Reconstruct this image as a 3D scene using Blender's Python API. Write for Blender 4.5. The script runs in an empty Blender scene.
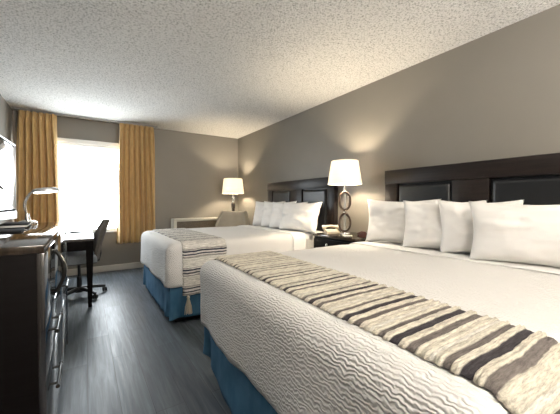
import bpy, bmesh, math, random
from mathutils import Vector, Matrix, noise
from math import sin, cos, pi, radians as rad

scene = bpy.context.scene
COL = scene.collection

# ------------------------------------------------------------------ camera
YAW, PITCH, ROLL = rad(33.476), rad(-0.957), rad(-0.13)
FPX = 294.4
CAM_H = 1.129
cam_data = bpy.data.cameras.new('camera')
cam_data.sensor_fit = 'HORIZONTAL'
cam_data.sensor_width = 36.0
cam_data.lens = FPX / 560 * 36.0
cam_data.clip_start = 0.05
cam = bpy.data.objects.new('camera', cam_data)
COL.objects.link(cam)
fw = Vector((sin(YAW) * cos(PITCH), cos(YAW) * cos(PITCH), sin(PITCH)))
r0 = Vector((cos(YAW), -sin(YAW), 0)); u0 = r0.cross(fw)
rt = r0 * cos(ROLL) + u0 * sin(ROLL); up = -r0 * sin(ROLL) + u0 * cos(ROLL)
m = Matrix.Identity(4)
for i in range(3):
    m[i][0] = rt[i]; m[i][1] = up[i]; m[i][2] = -fw[i]
m[0][3], m[1][3], m[2][3] = 0, 0, CAM_H
cam.matrix_world = m
scene.camera = cam

# ------------------------------------------------------------------ world, exposure
world = bpy.data.worlds.new('overcast_sky')
scene.world = world
world.use_nodes = True
wbg = world.node_tree.nodes['Background']
wbg.inputs[0].default_value = (0.90, 0.955, 1.0, 1)
wbg.inputs[1].default_value = 7.0
scene.view_settings.view_transform = 'Standard'
scene.view_settings.look = 'None'
scene.view_settings.gamma = 1.0
scene.view_settings.use_curve_mapping = False
scene.view_settings.exposure = 1.95
scene.cycles.use_denoising = True
scene.cycles.max_bounces = 10
scene.cycles.diffuse_bounces = 6
scene.cycles.glossy_bounces = 5
scene.cycles.transmission_bounces = 8
scene.cycles.transparent_max_bounces = 8
scene.cycles.sample_clamp_indirect = 6.0
LAMP_W = 29.0
CEIL_FILL_E = 24.0  # strength of the added, unseen ceiling fill
FILL_UPLIGHT_W = 125.0  # power of the added, unseen uplighter fill
CEIL_FILL_COLOR = (1.0, 0.93, 0.84, 1)

# ------------------------------------------------------------------ room numbers
XL, XR, YB, YF, H = -0.841, 2.644, 5.572, -2.2, 2.44
WX0, WX1, WZ0, WZ1 = -0.70, 0.78, 0.66, 2.03       # window opening

# portal-like soft daylight helper: light portal in the window opening (guides sky sampling, adds no light)
pl = bpy.data.lights.new('window_portal', 'AREA')
pl.shape = 'RECTANGLE'; pl.size = WX1 - WX0; pl.size_y = WZ1 - WZ0
pl.cycles.is_portal = True
po = bpy.data.objects.new('window_portal', pl)
po.location = ((WX0 + WX1) / 2, YB + 0.14, (WZ0 + WZ1) / 2)
po.rotation_euler = (rad(-90), 0, 0)
COL.objects.link(po)

# ------------------------------------------------------------------ helpers
def tag(o, label=None, cat=None, group=None, kind=None):
    if label: o['label'] = label
    if cat: o['category'] = cat
    if group: o['group'] = group
    if kind: o['kind'] = kind
    return o

def empty(name, loc=(0, 0, 0), rz=0.0):
    o = bpy.data.objects.new(name, None)
    o.empty_display_size = 0.1
    COL.objects.link(o)
    o.location = loc; o.rotation_euler = (0, 0, rz)
    return o

def link(name, bm, mat, parent=None, smooth=True, angle=40, recalc=True):
    if recalc:
        bmesh.ops.recalc_face_normals(bm, faces=bm.faces[:])
    me = bpy.data.meshes.new(name)
    if smooth:
        for f in bm.faces: f.smooth = True
        ca = cos(rad(angle))
        for e in bm.edges:
            if len(e.link_faces) == 2:
                if e.link_faces[0].normal.dot(e.link_faces[1].normal) < ca: e.smooth = False
    bm.to_mesh(me); bm.free()
    me.materials.append(mat)
    o = bpy.data.objects.new(name, me)
    COL.objects.link(o)
    if parent: o.parent = parent
    return o

def NB(): return bmesh.new()

def box(bm, x0, x1, y0, y1, z0, z1, bev=0.0, seg=2, mat=None):
    """axis aligned box with rounded edges, added to bm"""
    b = bmesh.new()
    bmesh.ops.create_cube(b, size=1.0)
    for v in b.verts:
        v.co = Vector(((x0 + x1) / 2 + v.co.x * (x1 - x0), (y0 + y1) / 2 + v.co.y * (y1 - y0), (z0 + z1) / 2 + v.co.z * (z1 - z0)))
    if bev > 0:
        bmesh.ops.bevel(b, geom=b.edges[:], offset=bev, segments=seg, affect='EDGES', profile=0.5)
    if mat is not None: bmesh.ops.transform(b, matrix=mat, verts=b.verts[:])
    merge(bm, b)

def merge(bm, b):
    me = bpy.data.meshes.new('tmp'); b.to_mesh(me); b.free()
    bm.from_mesh(me); bpy.data.meshes.remove(me)

def lathe(bm, prof, seg=32, loc=(0, 0, 0), sx=1.0, sy=1.0, mat=None):
    b = bmesh.new()
    rings = []
    for r, z in prof:
        if r < 1e-6:
            rings.append([b.verts.new((0, 0, z))])
        else:
            rings.append([b.verts.new((r * cos(2 * pi * k / seg) * sx, r * sin(2 * pi * k / seg) * sy, z)) for k in range(seg)])
    for a, c in zip(rings, rings[1:]):
        for k in range(seg):
            k2 = (k + 1) % seg
            if len(a) == 1 and len(c) == 1: continue
            if len(a) == 1: b.faces.new((a[0], c[k], c[k2]))
            elif len(c) == 1: b.faces.new((a[k], a[k2], c[0]))
            else: b.faces.new((a[k], a[k2], c[k2], c[k]))
    if mat is not None: bmesh.ops.transform(b, matrix=mat, verts=b.verts[:])
    bmesh.ops.translate(b, vec=Vector(loc), verts=b.verts[:])
    merge(bm, b)

def tube(bm, pts, r, seg=10, closed=False, sq=1.0):
    """tube along pts; r number or list"""
    b = bmesh.new()
    pts = [Vector(p) for p in pts]; n = len(pts)
    rs = r if isinstance(r, (list, tuple)) else [r] * n
    prev = None; rings = []
    for i, p in enumerate(pts):
        if closed: t = pts[(i + 1) % n] - pts[i - 1]
        else: t = pts[min(i + 1, n - 1)] - pts[max(i - 1, 0)]
        t.normalize()
        if prev is None:
            a = Vector((0, 0, 1)) if abs(t.z) < 0.9 else Vector((1, 0, 0))
            nrm = t.cross(a).normalized()
        else:
            nrm = (prev - t * prev.dot(t)).normalized()
        prev = nrm; bi = t.cross(nrm)
        rings.append([b.verts.new(p + (nrm * cos(2 * pi * k / seg) + bi * sin(2 * pi * k / seg) * sq) * rs[i]) for k in range(seg)])
    m_ = n if closed else n - 1
    for i in range(m_):
        a, c = rings[i], rings[(i + 1) % n]
        for k in range(seg):
            b.faces.new((a[k], a[(k + 1) % seg], c[(k + 1) % seg], c[k]))
    if not closed:
        b.faces.new(rings[0]); b.faces.new(list(reversed(rings[-1])))
    merge(bm, b)

def grid(bm, nu, nv, fn, close_u=False):
    vs = [[bm.verts.new(fn(i / (nu - (0 if close_u else 1)), j / (nv - 1))) for j in range(nv)] for i in range(nu)]
    for i in range(nu if close_u else nu - 1):
        for j in range(nv - 1):
            i2 = (i + 1) % nu
            bm.faces.new((vs[i][j], vs[i2][j], vs[i2][j + 1], vs[i][j + 1]))
    return vs

def prism(bm, poly, a0, a1, axis='y'):
    """extrude polygon (two coords) between a0,a1 along axis"""
    b = bmesh.new()
    def P(u, v, a): return {'x': (a, u, v), 'y': (u, a, v), 'z': (u, v, a)}[axis]
    A = [b.verts.new(P(u, v, a0)) for u, v in poly]; B = [b.verts.new(P(u, v, a1)) for u, v in poly]
    b.faces.new(A); b.faces.new(list(reversed(B)))
    n = len(poly)
    for i in range(n): b.faces.new((A[i], A[(i + 1) % n], B[(i + 1) % n], B[i]))
    merge(bm, b)

def N3(x, y, z): return noise.noise(Vector((x, y, z)))

def solid(o, t, off=-1):
    md = o.modifiers.new('thickness', 'SOLIDIFY'); md.thickness = t; md.offset = off
    return o

# ------------------------------------------------------------------ materials
def base_mat(name, color, rough=0.6, metal=0.0, coat=0.0, spec=0.5, sheen=0.0):
    m = bpy.data.materials.new(name); m.use_nodes = True
    p = m.node_tree.nodes['Principled BSDF']
    p.inputs['Base Color'].default_value = (*color, 1)
    p.inputs['Roughness'].default_value = rough
    p.inputs['Metallic'].default_value = metal
    p.inputs['Specular IOR Level'].default_value = spec
    p.inputs['Coat Weight'].default_value = coat
    p.inputs['Coat Roughness'].default_value = 0.06
    p.inputs['Sheen Weight'].default_value = sheen
    return m, p, m.node_tree.nodes, m.node_tree.links

def coords(N, L, scale=(1, 1, 1), rot=(0, 0, 0), kind='Object'):
    tc = N.new('ShaderNodeTexCoord'); mp = N.new('ShaderNodeMapping')
    mp.inputs['Scale'].default_value = scale; mp.inputs['Rotation'].default_value = rot
    L.new(tc.outputs[kind], mp.inputs['Vector'])
    return mp.outputs['Vector']

def noise_tex(N, L, vec, scale, detail=3, rough=0.5, dist=0.0):
    n = N.new('ShaderNodeTexNoise')
    n.inputs['Scale'].default_value = scale; n.inputs['Detail'].default_value = detail
    n.inputs['Roughness'].default_value = rough; n.inputs['Distortion'].default_value = dist
    L.new(vec, n.inputs['Vector'])
    return n.outputs['Fac']

def ramp(N, L, fac, stops):
    r = N.new('ShaderNodeValToRGB')
    e = r.color_ramp.elements
    while len(e) < len(stops): e.new(0.5)
    for k, (p, c) in enumerate(stops):
        e[k].position = p; e[k].color = (*c, 1) if len(c) == 3 else c
    L.new(fac, r.inputs['Fac'])
    return r.outputs['Color']

def bump(N, L, p, h, strength, dist=0.01):
    b = N.new('ShaderNodeBump'); b.inputs['Strength'].default_value = strength; b.inputs['Distance'].default_value = dist
    L.new(h, b.inputs['Height']); L.new(b.outputs['Normal'], p.inputs['Normal'])
    return b

def simple(name, color, rough=0.6, metal=0.0, coat=0.0, var=0.08, scale=8.0, bmp=0.0, bscale=60.0, spec=0.5, sheen=0.0, stretch=(1, 1, 1)):
    m, p, N, L = base_mat(name, color, rough, metal, coat, spec, sheen)
    v = coords(N, L, stretch)
    n = noise_tex(N, L, v, scale, 4)
    c = ramp(N, L, n, [(0.3, tuple(max(0, x * (1 - var)) for x in color)), (0.7, tuple(min(1, x * (1 + var)) for x in color))])
    L.new(c, p.inputs['Base Color'])
    if bmp > 0: bump(N, L, p, noise_tex(N, L, v, bscale, 3), bmp)
    return m

M = {}
def build_materials():
    M['wall'] = simple('taupe_paint', (0.183, 0.169, 0.146), 0.5, var=0.03, scale=3, bmp=0.12, bscale=140)
    # popcorn ceiling
    m, p, N, L = base_mat('popcorn_ceiling', (0.74, 0.73, 0.70), 0.95)
    v = coords(N, L)
    n1 = noise_tex(N, L, v, 70, 3, 0.7)
    vo = N.new('ShaderNodeTexVoronoi'); vo.inputs['Scale'].default_value = 95; L.new(v, vo.inputs['Vector'])
    mx = N.new('ShaderNodeMath'); mx.operation = 'SUBTRACT'; L.new(n1, mx.inputs[0]); L.new(vo.outputs['Distance'], mx.inputs[1])
    L.new(ramp(N, L, n1, [(0.34, (0.40, 0.39, 0.36)), (0.50, (0.86, 0.845, 0.81)), (0.8, (0.90, 0.885, 0.86))]), p.inputs['Base Color'])
    bump(N, L, p, mx.outputs[0], 0.9, 0.02)
    M['ceiling'] = m
    # vinyl plank floor, planks along y
    m, p, N, L = base_mat('grey_plank_floor', (0.1, 0.11, 0.12), 0.42, spec=0.4)
    v = coords(N, L)
    sw = N.new('ShaderNodeMapping'); sw.inputs['Rotation'].default_value = (0, 0, rad(90)); L.new(v, sw.inputs['Vector'])
    br = N.new('ShaderNodeTexBrick')
    br.inputs['Scale'].default_value = 1.0
    br.inputs['Brick Width'].default_value = 1.22; br.inputs['Row Height'].default_value = 0.153
    br.inputs['Mortar Size'].default_value = 0.0016; br.inputs['Mortar Smooth'].default_value = 0.2
    br.offset = 0.37
    br.inputs['Color1'].default_value = (0.0, 0.0, 0.0, 1); br.inputs['Color2'].default_value = (1, 1, 1, 1)
    br.inputs['Mortar'].default_value = (0.5, 0.5, 0.5, 1)
    L.new(sw.outputs[0], br.inputs['Vector'])
    g = noise_tex(N, L, coords(N, L, (26, 1.6, 1)), 1.6, 6, 0.6, 0.6)
    g2 = noise_tex(N, L, coords(N, L, (5, 0.8, 1)), 1.2, 3, 0.5)
    base = ramp(N, L, g, [(0.28, (0.044, 0.058, 0.072)), (0.52, (0.080, 0.100, 0.120)), (0.75, (0.135, 0.156, 0.178))])
    mixn = N.new('ShaderNodeMix'); mixn.data_type = 'RGBA'; mixn.blend_type = 'MULTIPLY'; mixn.inputs[0].default_value = 1
    pv = ramp(N, L, br.outputs['Color'], [(0.0, (0.68, 0.68, 0.70)), (1.0, (1.2, 1.19, 1.17))])
    L.new(base, mixn.inputs[6]); L.new(pv, mixn.inputs[7])
    mix2 = N.new('ShaderNodeMix'); mix2.data_type = 'RGBA'; mix2.blend_type = 'MULTIPLY'; mix2.inputs[0].default_value = 1
    L.new(mixn.outputs[2], mix2.inputs[6]); L.new(ramp(N, L, g2, [(0.3, (0.8, 0.8, 0.8)), (0.7, (1.15, 1.15, 1.15))]), mix2.inputs[7])
    mix3 = N.new('ShaderNodeMix'); mix3.data_type = 'RGBA'
    L.new(br.outputs['Fac'], mix3.inputs[0]); L.new(mix2.outputs[2], mix3.inputs[6]); mix3.inputs[7].default_value = (0.02, 0.022, 0.025, 1)
    L.new(mix3.outputs[2], p.inputs['Base Color'])
    L.new(ramp(N, L, g, [(0.3, (0.44,) * 3), (0.7, (0.34,) * 3)]), p.inputs['Roughness'])
    inv = N.new('ShaderNodeMath'); inv.operation = 'SUBTRACT'; inv.inputs[0].default_value = 1; L.new(br.outputs['Fac'], inv.inputs[1])
    bump(N, L, p, inv.outputs[0], 0.3, 0.002)
    M['floor'] = m
    M['trim'] = simple('greige_trim_paint', (0.50, 0.48, 0.44), 0.45, var=0.03)
    M['white_frame'] = simple('white_window_frame', (0.78, 0.79, 0.79), 0.4, var=0.02)
    M['sill'] = simple('grey_sill', (0.30, 0.29, 0.27), 0.35, var=0.15, scale=20)
    # window glass
    m = bpy.data.materials.new('window_glass'); m.use_nodes = True; N = m.node_tree.nodes; L = m.node_tree.links
    N.clear(); out = N.new('ShaderNodeOutputMaterial'); tr = N.new('ShaderNodeBsdfTransparent'); gl = N.new('ShaderNodeBsdfGlossy')
    gl.inputs['Roughness'].default_value = 0.02; mx = N.new('ShaderNodeMixShader'); mx.inputs[0].default_value = 0.06
    tr.inputs[0].default_value = (0.97, 0.98, 0.98, 1)
    L.new(tr.outputs[0], mx.inputs[1]); L.new(gl.outputs[0], mx.inputs[2]); L.new(mx.outputs[0], out.inputs[0])
    M['glass'] = m
    # curtain: gold satin with some light coming through
    m, p, N, L = base_mat('ochre_satin', (0.43, 0.27, 0.095), 0.45, sheen=0.3)
    v = coords(N, L, (1, 1, 0.15))
    c = ramp(N, L, noise_tex(N, L, v, 60, 3), [(0.3, (0.47, 0.300, 0.115)), (0.7, (0.62, 0.400, 0.160))])
    L.new(c, p.inputs['Base Color'])
    tl = N.new('ShaderNodeBsdfTranslucent'); L.new(c, tl.inputs[0])
    mx = N.new('ShaderNodeMixShader'); mx.inputs[0].default_value = 0.07
    L.new(p.outputs[0], mx.inputs[1]); L.new(tl.outputs[0], mx.inputs[2]); L.new(mx.outputs[0], N['Material Output'].inputs[0])
    M['curtain'] = m
    # espresso wood
    def wood(name, a, b, rough, coat, stretch, sp_=0.5):
        m, p, N, L = base_mat(name, a, rough, coat=coat)
        g = noise_tex(N, L, coords(N, L, stretch), 3.0, 6, 0.6, 0.4); p.inputs['Specular IOR Level'].default_value = sp_
        L.new(ramp(N, L, g, [(0.3, a), (0.7, b)]), p.inputs['Base Color'])
        return m
    M['espresso'] = wood('espresso_wood', (0.003, 0.002, 0.002), (0.005, 0.004, 0.004), 0.55, 0.0, (3, 1.5, 30), 0.06)
    M['espresso_h'] = wood('espresso_wood_headboard', (0.008, 0.006, 0.006), (0.020, 0.014, 0.012), 0.38, 0.0, (3, 1.2, 26), 0.3)
    M['lacquer'] = wood('glossy_espresso_front', (0.010, 0.009, 0.010), (0.020, 0.018, 0.018), 0.10, 1.0, (3, 26, 1.5), 0.8)
    M['dresser_top'] = wood('polished_espresso_top', (0.020, 0.014, 0.010), (0.045, 0.032, 0.022), 0.08, 0.0, (20, 1.5, 1), 0.45)
    M['desk_top'] = wood('polished_desk_top', (0.06, 0.05, 0.045), (0.10, 0.085, 0.075), 0.2, 0.5, (20, 1.5, 1))
    M['leather'] = simple('charcoal_vinyl', (0.012, 0.013, 0.015), 0.33, var=0.15, bmp=0.15, bscale=240)
    M['black'] = simple('black_plastic', (0.012, 0.012, 0.013), 0.35, var=0.1)
    M['black_gloss'] = simple('black_screen', (0.006, 0.006, 0.007), 0.03, var=0.02, coat=0.6)
    M['black_matte'] = simple('matte_black_border', (0.010, 0.010, 0.011), 0.9, var=0.05, spec=0.08)
    M['silver'] = simple('silver_plastic', (0.55, 0.56, 0.57), 0.3, metal=0.6, var=0.03)
    M['chrome'] = simple('brushed_nickel', (0.66, 0.65, 0.63), 0.18, metal=1.0, var=0.03)
    M['bronze'] = simple('dark_bronze_pull', (0.010, 0.009, 0.008), 0.4, var=0.1, spec=0.35)
    M['pillow'] = simple('white_cotton', (0.76, 0.745, 0.725), 0.85, var=0.015, bmp=0.10, bscale=30, sheen=0.1)
    M['sheet'] = simple('white_sheet', (0.80, 0.79, 0.775), 0.85, var=0.015, bmp=0.12, bscale=18)
    # matelasse coverlet
    m, p, N, L = base_mat('matelasse_coverlet', (0.80, 0.79, 0.775), 0.85)
    v = coords(N, L)
    mp = N.new('ShaderNodeMapping'); mp.inputs['Rotation'].default_value = (0, rad(45), 0); L.new(v, mp.inputs['Vector'])
    wv = N.new('ShaderNodeTexWave'); wv.wave_type = 'BANDS'; wv.bands_direction = 'X'; wv.wave_profile = 'SIN'
    wv.inputs['Scale'].default_value = 30; wv.inputs['Distortion'].default_value = 9.0; wv.inputs['Detail'].default_value = 2.0
    wv.inputs['Detail Scale'].default_value = 1.1; wv.inputs['Detail Roughness'].default_value = 0.5
    L.new(mp.outputs[0], wv.inputs['Vector'])
    bump(N, L, p, wv.outputs['Fac'], 0.8, 0.0045)
    M['coverlet'] = m
    # bed skirt
    m, p, N, L = base_mat('blue_bed_skirt', (0.035, 0.12, 0.24), 0.8, spec=0.2)
    c = ramp(N, L, noise_tex(N, L, coords(N, L, (1, 1, 0.5)), 14, 3), [(0.3, (0.055, 0.155, 0.27)), (0.7, (0.085, 0.215, 0.36))])
    L.new(c, p.inputs['Base Color'])
    M['skirt'] = m
    # runner: woven stripes kept as a colour attribute of the cloth
    m, p, N, L = base_mat('woven_runner', (0.5, 0.5, 0.5), 0.95, spec=0.2)
    at = N.new('ShaderNodeAttribute'); at.attribute_name = 'weave'
    f = noise_tex(N, L, coords(N, L, (12, 90, 90)), 2.0, 4, 0.7)
    mxn = N.new('ShaderNodeMix'); mxn.data_type = 'RGBA'; mxn.blend_type = 'MULTIPLY'; mxn.inputs[0].default_value = 1
    L.new(at.outputs['Color'], mxn.inputs[6]); L.new(ramp(N, L, f, [(0.32, (0.55, 0.55, 0.55)), (0.62, (1.18, 1.18, 1.18))]), mxn.inputs[7])
    L.new(mxn.outputs[2], p.inputs['Base Color'])
    bump(N, L, p, f, 0.9, 0.006)
    M['runner'] = m
    M['tassel'] = simple('cream_yarn', (0.66, 0.61, 0.52), 0.9, var=0.1, scale=60, bmp=0.4, bscale=200, stretch=(6, 6, 1))
    # lamp shade: thin translucent fabric
    m, p, N, L = base_mat('lamp_shade_fabric', (0.88, 0.86, 0.81), 0.8)
    tl = N.new('ShaderNodeBsdfTranslucent'); tl.inputs[0].default_value = (0.94, 0.90, 0.84, 1)
    wv = noise_tex(N, L, coords(N, L, (1, 1, 4)), 60, 2)
    L.new(ramp(N, L, wv, [(0.3, (0.88, 0.85, 0.79)), (0.7, (0.94, 0.91, 0.85))]), tl.inputs[0])
    mx = N.new('ShaderNodeMixShader'); mx.inputs[0].default_value = 0.42
    L.new(p.outputs[0], mx.inputs[1]); L.new(tl.outputs[0], mx.inputs[2]); L.new(mx.outputs[0], N['Material Output'].inputs[0])
    M['shade'] = m
    def emis(name, col, st):
        m = bpy.data.materials.new(name); m.use_nodes = True; N = m.node_tree.nodes; L = m.node_tree.links
        p = N['Principled BSDF']; p.inputs['Base Color'].default_value = (*col[:3], 1)
        p.inputs['Emission Color'].default_value = (*col[:3], 1); p.inputs['Emission Strength'].default_value = st
        return m
    M['bulb'] = emis('warm_bulb', (1.0, 0.72, 0.42), 18)
    M['fill_diffuser'] = emis('ceiling_fill_diffuser', CEIL_FILL_COLOR, CEIL_FILL_E)
    M['led'] = emis('desk_lamp_tube', (1.0, 0.97, 0.9), 9)
    M['ring_wood'] = simple('weathered_walnut', (0.075, 0.048, 0.034), 0.4, var=0.35, scale=20)
    M['crystal'] = simple('clear_grey_glass_rod', (0.62, 0.62, 0.60), 0.08, metal=0.5, var=0.03)
    M['baluster'] = simple('dark_turned_wood', (0.030, 0.014, 0.009), 0.25, var=0.3, coat=0.5)
    M['chair_fabric'] = simple('grey_brown_fabric', (0.105, 0.092, 0.080), 0.8, var=0.12, scale=60, bmp=0.2, bscale=160)
    M['seat_fabric'] = simple('blue_grey_seat_fabric', (0.20, 0.22, 0.24), 0.8, var=0.12, scale=60, bmp=0.2, bscale=160)
    M['armchair'] = simple('beige_upholstery', (0.40, 0.36, 0.29), 0.85, var=0.05, bmp=0.2, bscale=90)
    M['ac'] = simple('cream_metal_casing', (0.56, 0.54, 0.47), 0.45, var=0.03)
    M['ac_grille'] = simple('tan_grille', (0.11, 0.085, 0.055), 0.5, var=0.1)
    M['phone'] = simple('beige_phone_plastic', (0.60, 0.52, 0.40), 0.35, var=0.04)
    M['clock'] = simple('dark_red_clock_plastic', (0.075, 0.018, 0.014), 0.2, var=0.15, coat=0.4)
    M['paper'] = simple('paper', (0.72, 0.71, 0.68), 0.8, var=0.02)
    M['steel'] = simple('curtain_track_metal', (0.30, 0.30, 0.29), 0.4, metal=0.5, var=0.05)
    M['door'] = simple('painted_entry_door', (0.42, 0.40, 0.36), 0.45, var=0.03)
build_materials()

def struct(name, bm, mat, parent=None, smooth=False, kind=True):
    o = link(name, bm, mat, parent, smooth=smooth)
    if kind and parent is None: o['kind'] = 'structure'
    return o

# ------------------------------------------------------------------ room shell
T = 0.15
b = NB(); box(b, XL - T, XR + T, YF - T, YB + T, -0.1, 0.0); struct('floor', b, M['floor'])
b = NB(); box(b, XL - T, XR + T, YF - T, YB + T, H, H + 0.1); struct('ceiling', b, M['ceiling'])
b = NB(); box(b, XL - T, XL, YF - T, YB + T, 0, H); struct('wall_left', b, M['wall'])
b = NB(); box(b, XR, XR + T, YF - T, YB + T, 0, H); struct('wall_right', b, M['wall'])
b = NB()
box(b, XL, WX0, YB, YB + T, 0, H); box(b, WX1, XR, YB, YB + T, 0, H)
box(b, WX0, WX1, YB, YB + T, 0, WZ0); box(b, WX0, WX1, YB, YB + T, WZ1, H)
struct('wall_back', b, M['wall'])
b = NB(); box(b, XL, XR, YF - T, YF, 0, H); struct('wall_front', b, M['wall'])
b = NB(); box(b, XL + 0.012, XR - 0.012, YB - 0.014, YB, 0, 0.10, 0.004); struct('baseboard_back', b, M['trim'])
b = NB(); box(b, XL, XL + 0.012, YF, YB - 0.014, 0, 0.10, 0.004); struct('baseboard_left', b, M['trim'])
b = NB(); box(b, XR - 0.012, XR, YF, YB - 0.014, 0, 0.10, 0.004); struct('baseboard_right', b, M['trim'])
# entry door in the wall behind the camera
b = NB(); box(b, 0.25, 1.16, YF, YF + 0.035, 0, 2.06, 0.004)
for x0, x1 in ((0.34, 0.68), (0.74, 1.07)):
    for z0, z1 in ((0.15, 0.95), (1.08, 1.92)): box(b, x0, x1, YF + 0.035, YF + 0.045, z0, z1, 0.006)
d = struct('door_1', b, M['door'])
b = NB(); lathe(b, [(0, 0), (0.028, 0), (0.028, 0.01), (0.01, 0.02), (0.01, 0.05), (0.026, 0.06), (0.026, 0.08), (0, 0.09)], 20, mat=Matrix.Rotation(rad(-90), 4, 'X'))
k = link('door_handle', b, M['chrome'], d); k.location = (0.32, YF + 0.045, 1.0)
# window
b = NB()
fy0, fy1 = YB + 0.03, YB + 0.09
for a in ((WX0, WX0 + 0.045, WZ0, WZ1), (WX1 - 0.045, WX1, WZ0, WZ1), (WX0 + 0.045, WX1 - 0.045, WZ0, WZ0 + 0.04), (WX0 + 0.045, WX1 - 0.045, WZ1 - 0.05, WZ1)):
    box(b, a[0], a[1], fy0, fy1, a[2], a[3], 0.004)
w = struct('window_1', b, M['white_frame'])
b = NB(); box(b, WX0 + 0.045, WX1 - 0.045, YB + 0.058, YB + 0.064, WZ0 + 0.04, WZ1 - 0.05); link('window_pane', b, M['glass'], w, smooth=False)
b = NB(); box(b, WX0 - 0.03, WX1 + 0.03, YB - 0.045, YB + 0.03, WZ0 - 0.025, WZ0, 0.004); struct('trim_1', b, M['sill'])
# white headrail across the top of the window
b = NB(); box(b, WX0 - 0.02, WX1 + 0.02, YB - 0.05, YB, WZ1 + 0.01, WZ1 + 0.075, 0.006); box(b, WX0, WX1, YB - 0.03, YB, WZ1 - 0.03, WZ1 + 0.01, 0.003)
tag(link('blind_headrail', b, M['white_frame']), 'white roller blind headrail along the top of the bright window', 'blind')
# invented ceiling light, unseen behind the viewer, added to fill the near room
cl = tag(empty('added_ceiling_fill', (0.35, -1.1, H)), 'added round white ceiling fill light, unseen, near the entry door', 'ceiling light')
b = NB(); lathe(b, [(0, 0), (0.27, 0), (0.27, -0.03), (0.25, -0.035), (0, -0.035)], 40); link('base', b, M['chrome'], cl)
b = NB(); lathe(b, [(0.245, -0.035), (0.24, -0.065), (0.20, -0.095), (0.12, -0.118), (0, -0.125)], 40); link('fill_diffuser', b, M['fill_diffuser'], cl)

# invented uplighter, unseen behind the viewer, added for soft bounced fill
tf = tag(empty('added_fill_uplighter', (1.75, -1.55, 0)), 'added tall nickel fill uplighter, unseen, near the entry door', 'lamp')
b = NB(); lathe(b, [(0, 0), (0.14, 0), (0.14, 0.015), (0.03, 0.03), (0, 0.03)], 36); link('base', b, M['chrome'], tf)
b = NB(); tube(b, [(0, 0, 0.03), (0, 0, 1.66)], 0.012, 12); link('pole', b, M['chrome'], tf)
b = NB(); lathe(b, [(0, 1.64), (0.03, 1.64), (0.10, 1.67), (0.17, 1.74), (0.165, 1.74), (0.095, 1.678), (0.028, 1.65), (0, 1.65)], 40); link('bowl', b, M['shade'], tf)
b = NB(); lathe(b, [(0, 1.66), (0.02, 1.665), (0.03, 1.69), (0.02, 1.715), (0, 1.72)], 20); link('bulb', b, M['bulb'], tf)
tl_ = bpy.data.lights.new('fill_uplight', 'POINT'); tl_.energy = FILL_UPLIGHT_W; tl_.color = (1.0, 0.93, 0.84); tl_.shadow_soft_size = 0.05
to = bpy.data.objects.new('fill_uplight', tl_); COL.objects.link(to); to.parent = tf; to.location = (0, 0, 1.77)

# ------------------------------------------------------------------ curtains
b = NB(); box(b, XL + 0.02, 1.05, 5.405, 5.45, H - 0.022, H, 0.003)
tag(link('curtain_track', b, M['steel']), 'thin grey metal curtain track fixed to the ceiling', 'curtain track')
def curtain(x0t, x1t, x0b, x1b, folds, seed, label, ztop=H - 0.024, zbot=0.46):
    root = empty('curtain', ((x0b + x1b) / 2, 5.43, zbot))
    tag(root, label, 'curtain', 'gold window curtains')
    rnd = random.Random(seed); ph = [rnd.uniform(-0.5, 0.5) for _ in range(folds + 2)]; am = [rnd.uniform(0.7, 1.25) for _ in range(folds + 2)]
    ox, oz = (x0b + x1b) / 2, zbot
    def P(u, v):
        z = zbot + (ztop - zbot) * v
        x0 = x0b + (x0t - x0b) * v ** 2; x1 = x1b + (x1t - x1b) * v ** 2
        k = u * folds; i = int(min(k, folds - 1e-6)); f = k - i
        a = am[i] * (1 - f) + am[i + 1] * f
        t = 2 * pi * k + (ph[i] * (1 - f) + ph[i + 1] * f) * (1.2 - v) + 0.5 * sin(3 * v + seed)
        top = max(0.0, (v - 0.93) / 0.07)
        amp = 0.062 * a * (1 - 0.5 * top) * (1.0 + 0.15 * (1 - v))
        sh = 0.5 * sin(t) + 0.5 * (abs(sin(t / 2)) * 2 - 1)
        y = -amp * sh
        x = x0 + (x1 - x0) * u + 0.010 * sin(2 * t) * (1 - top) + 0.006 * N3(u * 9, v * 3, seed)
        y += 0.008 * N3(u * 7, v * 5, seed + 4)
        return (x - ox, y, z - oz)
    b = NB(); grid(b, folds * 16, 60, P)
    o = link('drape', b, M['curtain'], root, angle=180, recalc=False); solid(o, 0.003, 0)
    # pinch pleat heading tape
    b = NB()
    for i in range(folds):
        xc = x0t + (x1t - x0t) * (i + 0.5) / folds - ox
        for s in (-0.010, 0, 0.010):
            tube(b, [(xc + s * 1.4, -0.030, ztop - oz - 0.004), (xc + s, -0.036, ztop - oz - 0.05), (xc + s * 0.6, -0.034, ztop - oz - 0.09), (xc + s * 2.0, -0.026, ztop - oz - 0.16)], [0.006, 0.006, 0.0045, 0.002], 8)
    link('pleat', b, M['curtain'], root)
    return root
curtain(-0.765, -0.335, -0.80, -0.30, 6, 3, 'gold pinch-pleated curtain left of the window, behind the desk lamp')
curtain(0.475, 0.99, 0.43, 1.02, 7, 11, 'gold pinch-pleated curtain right of the window, beside the grey wall')

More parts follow.
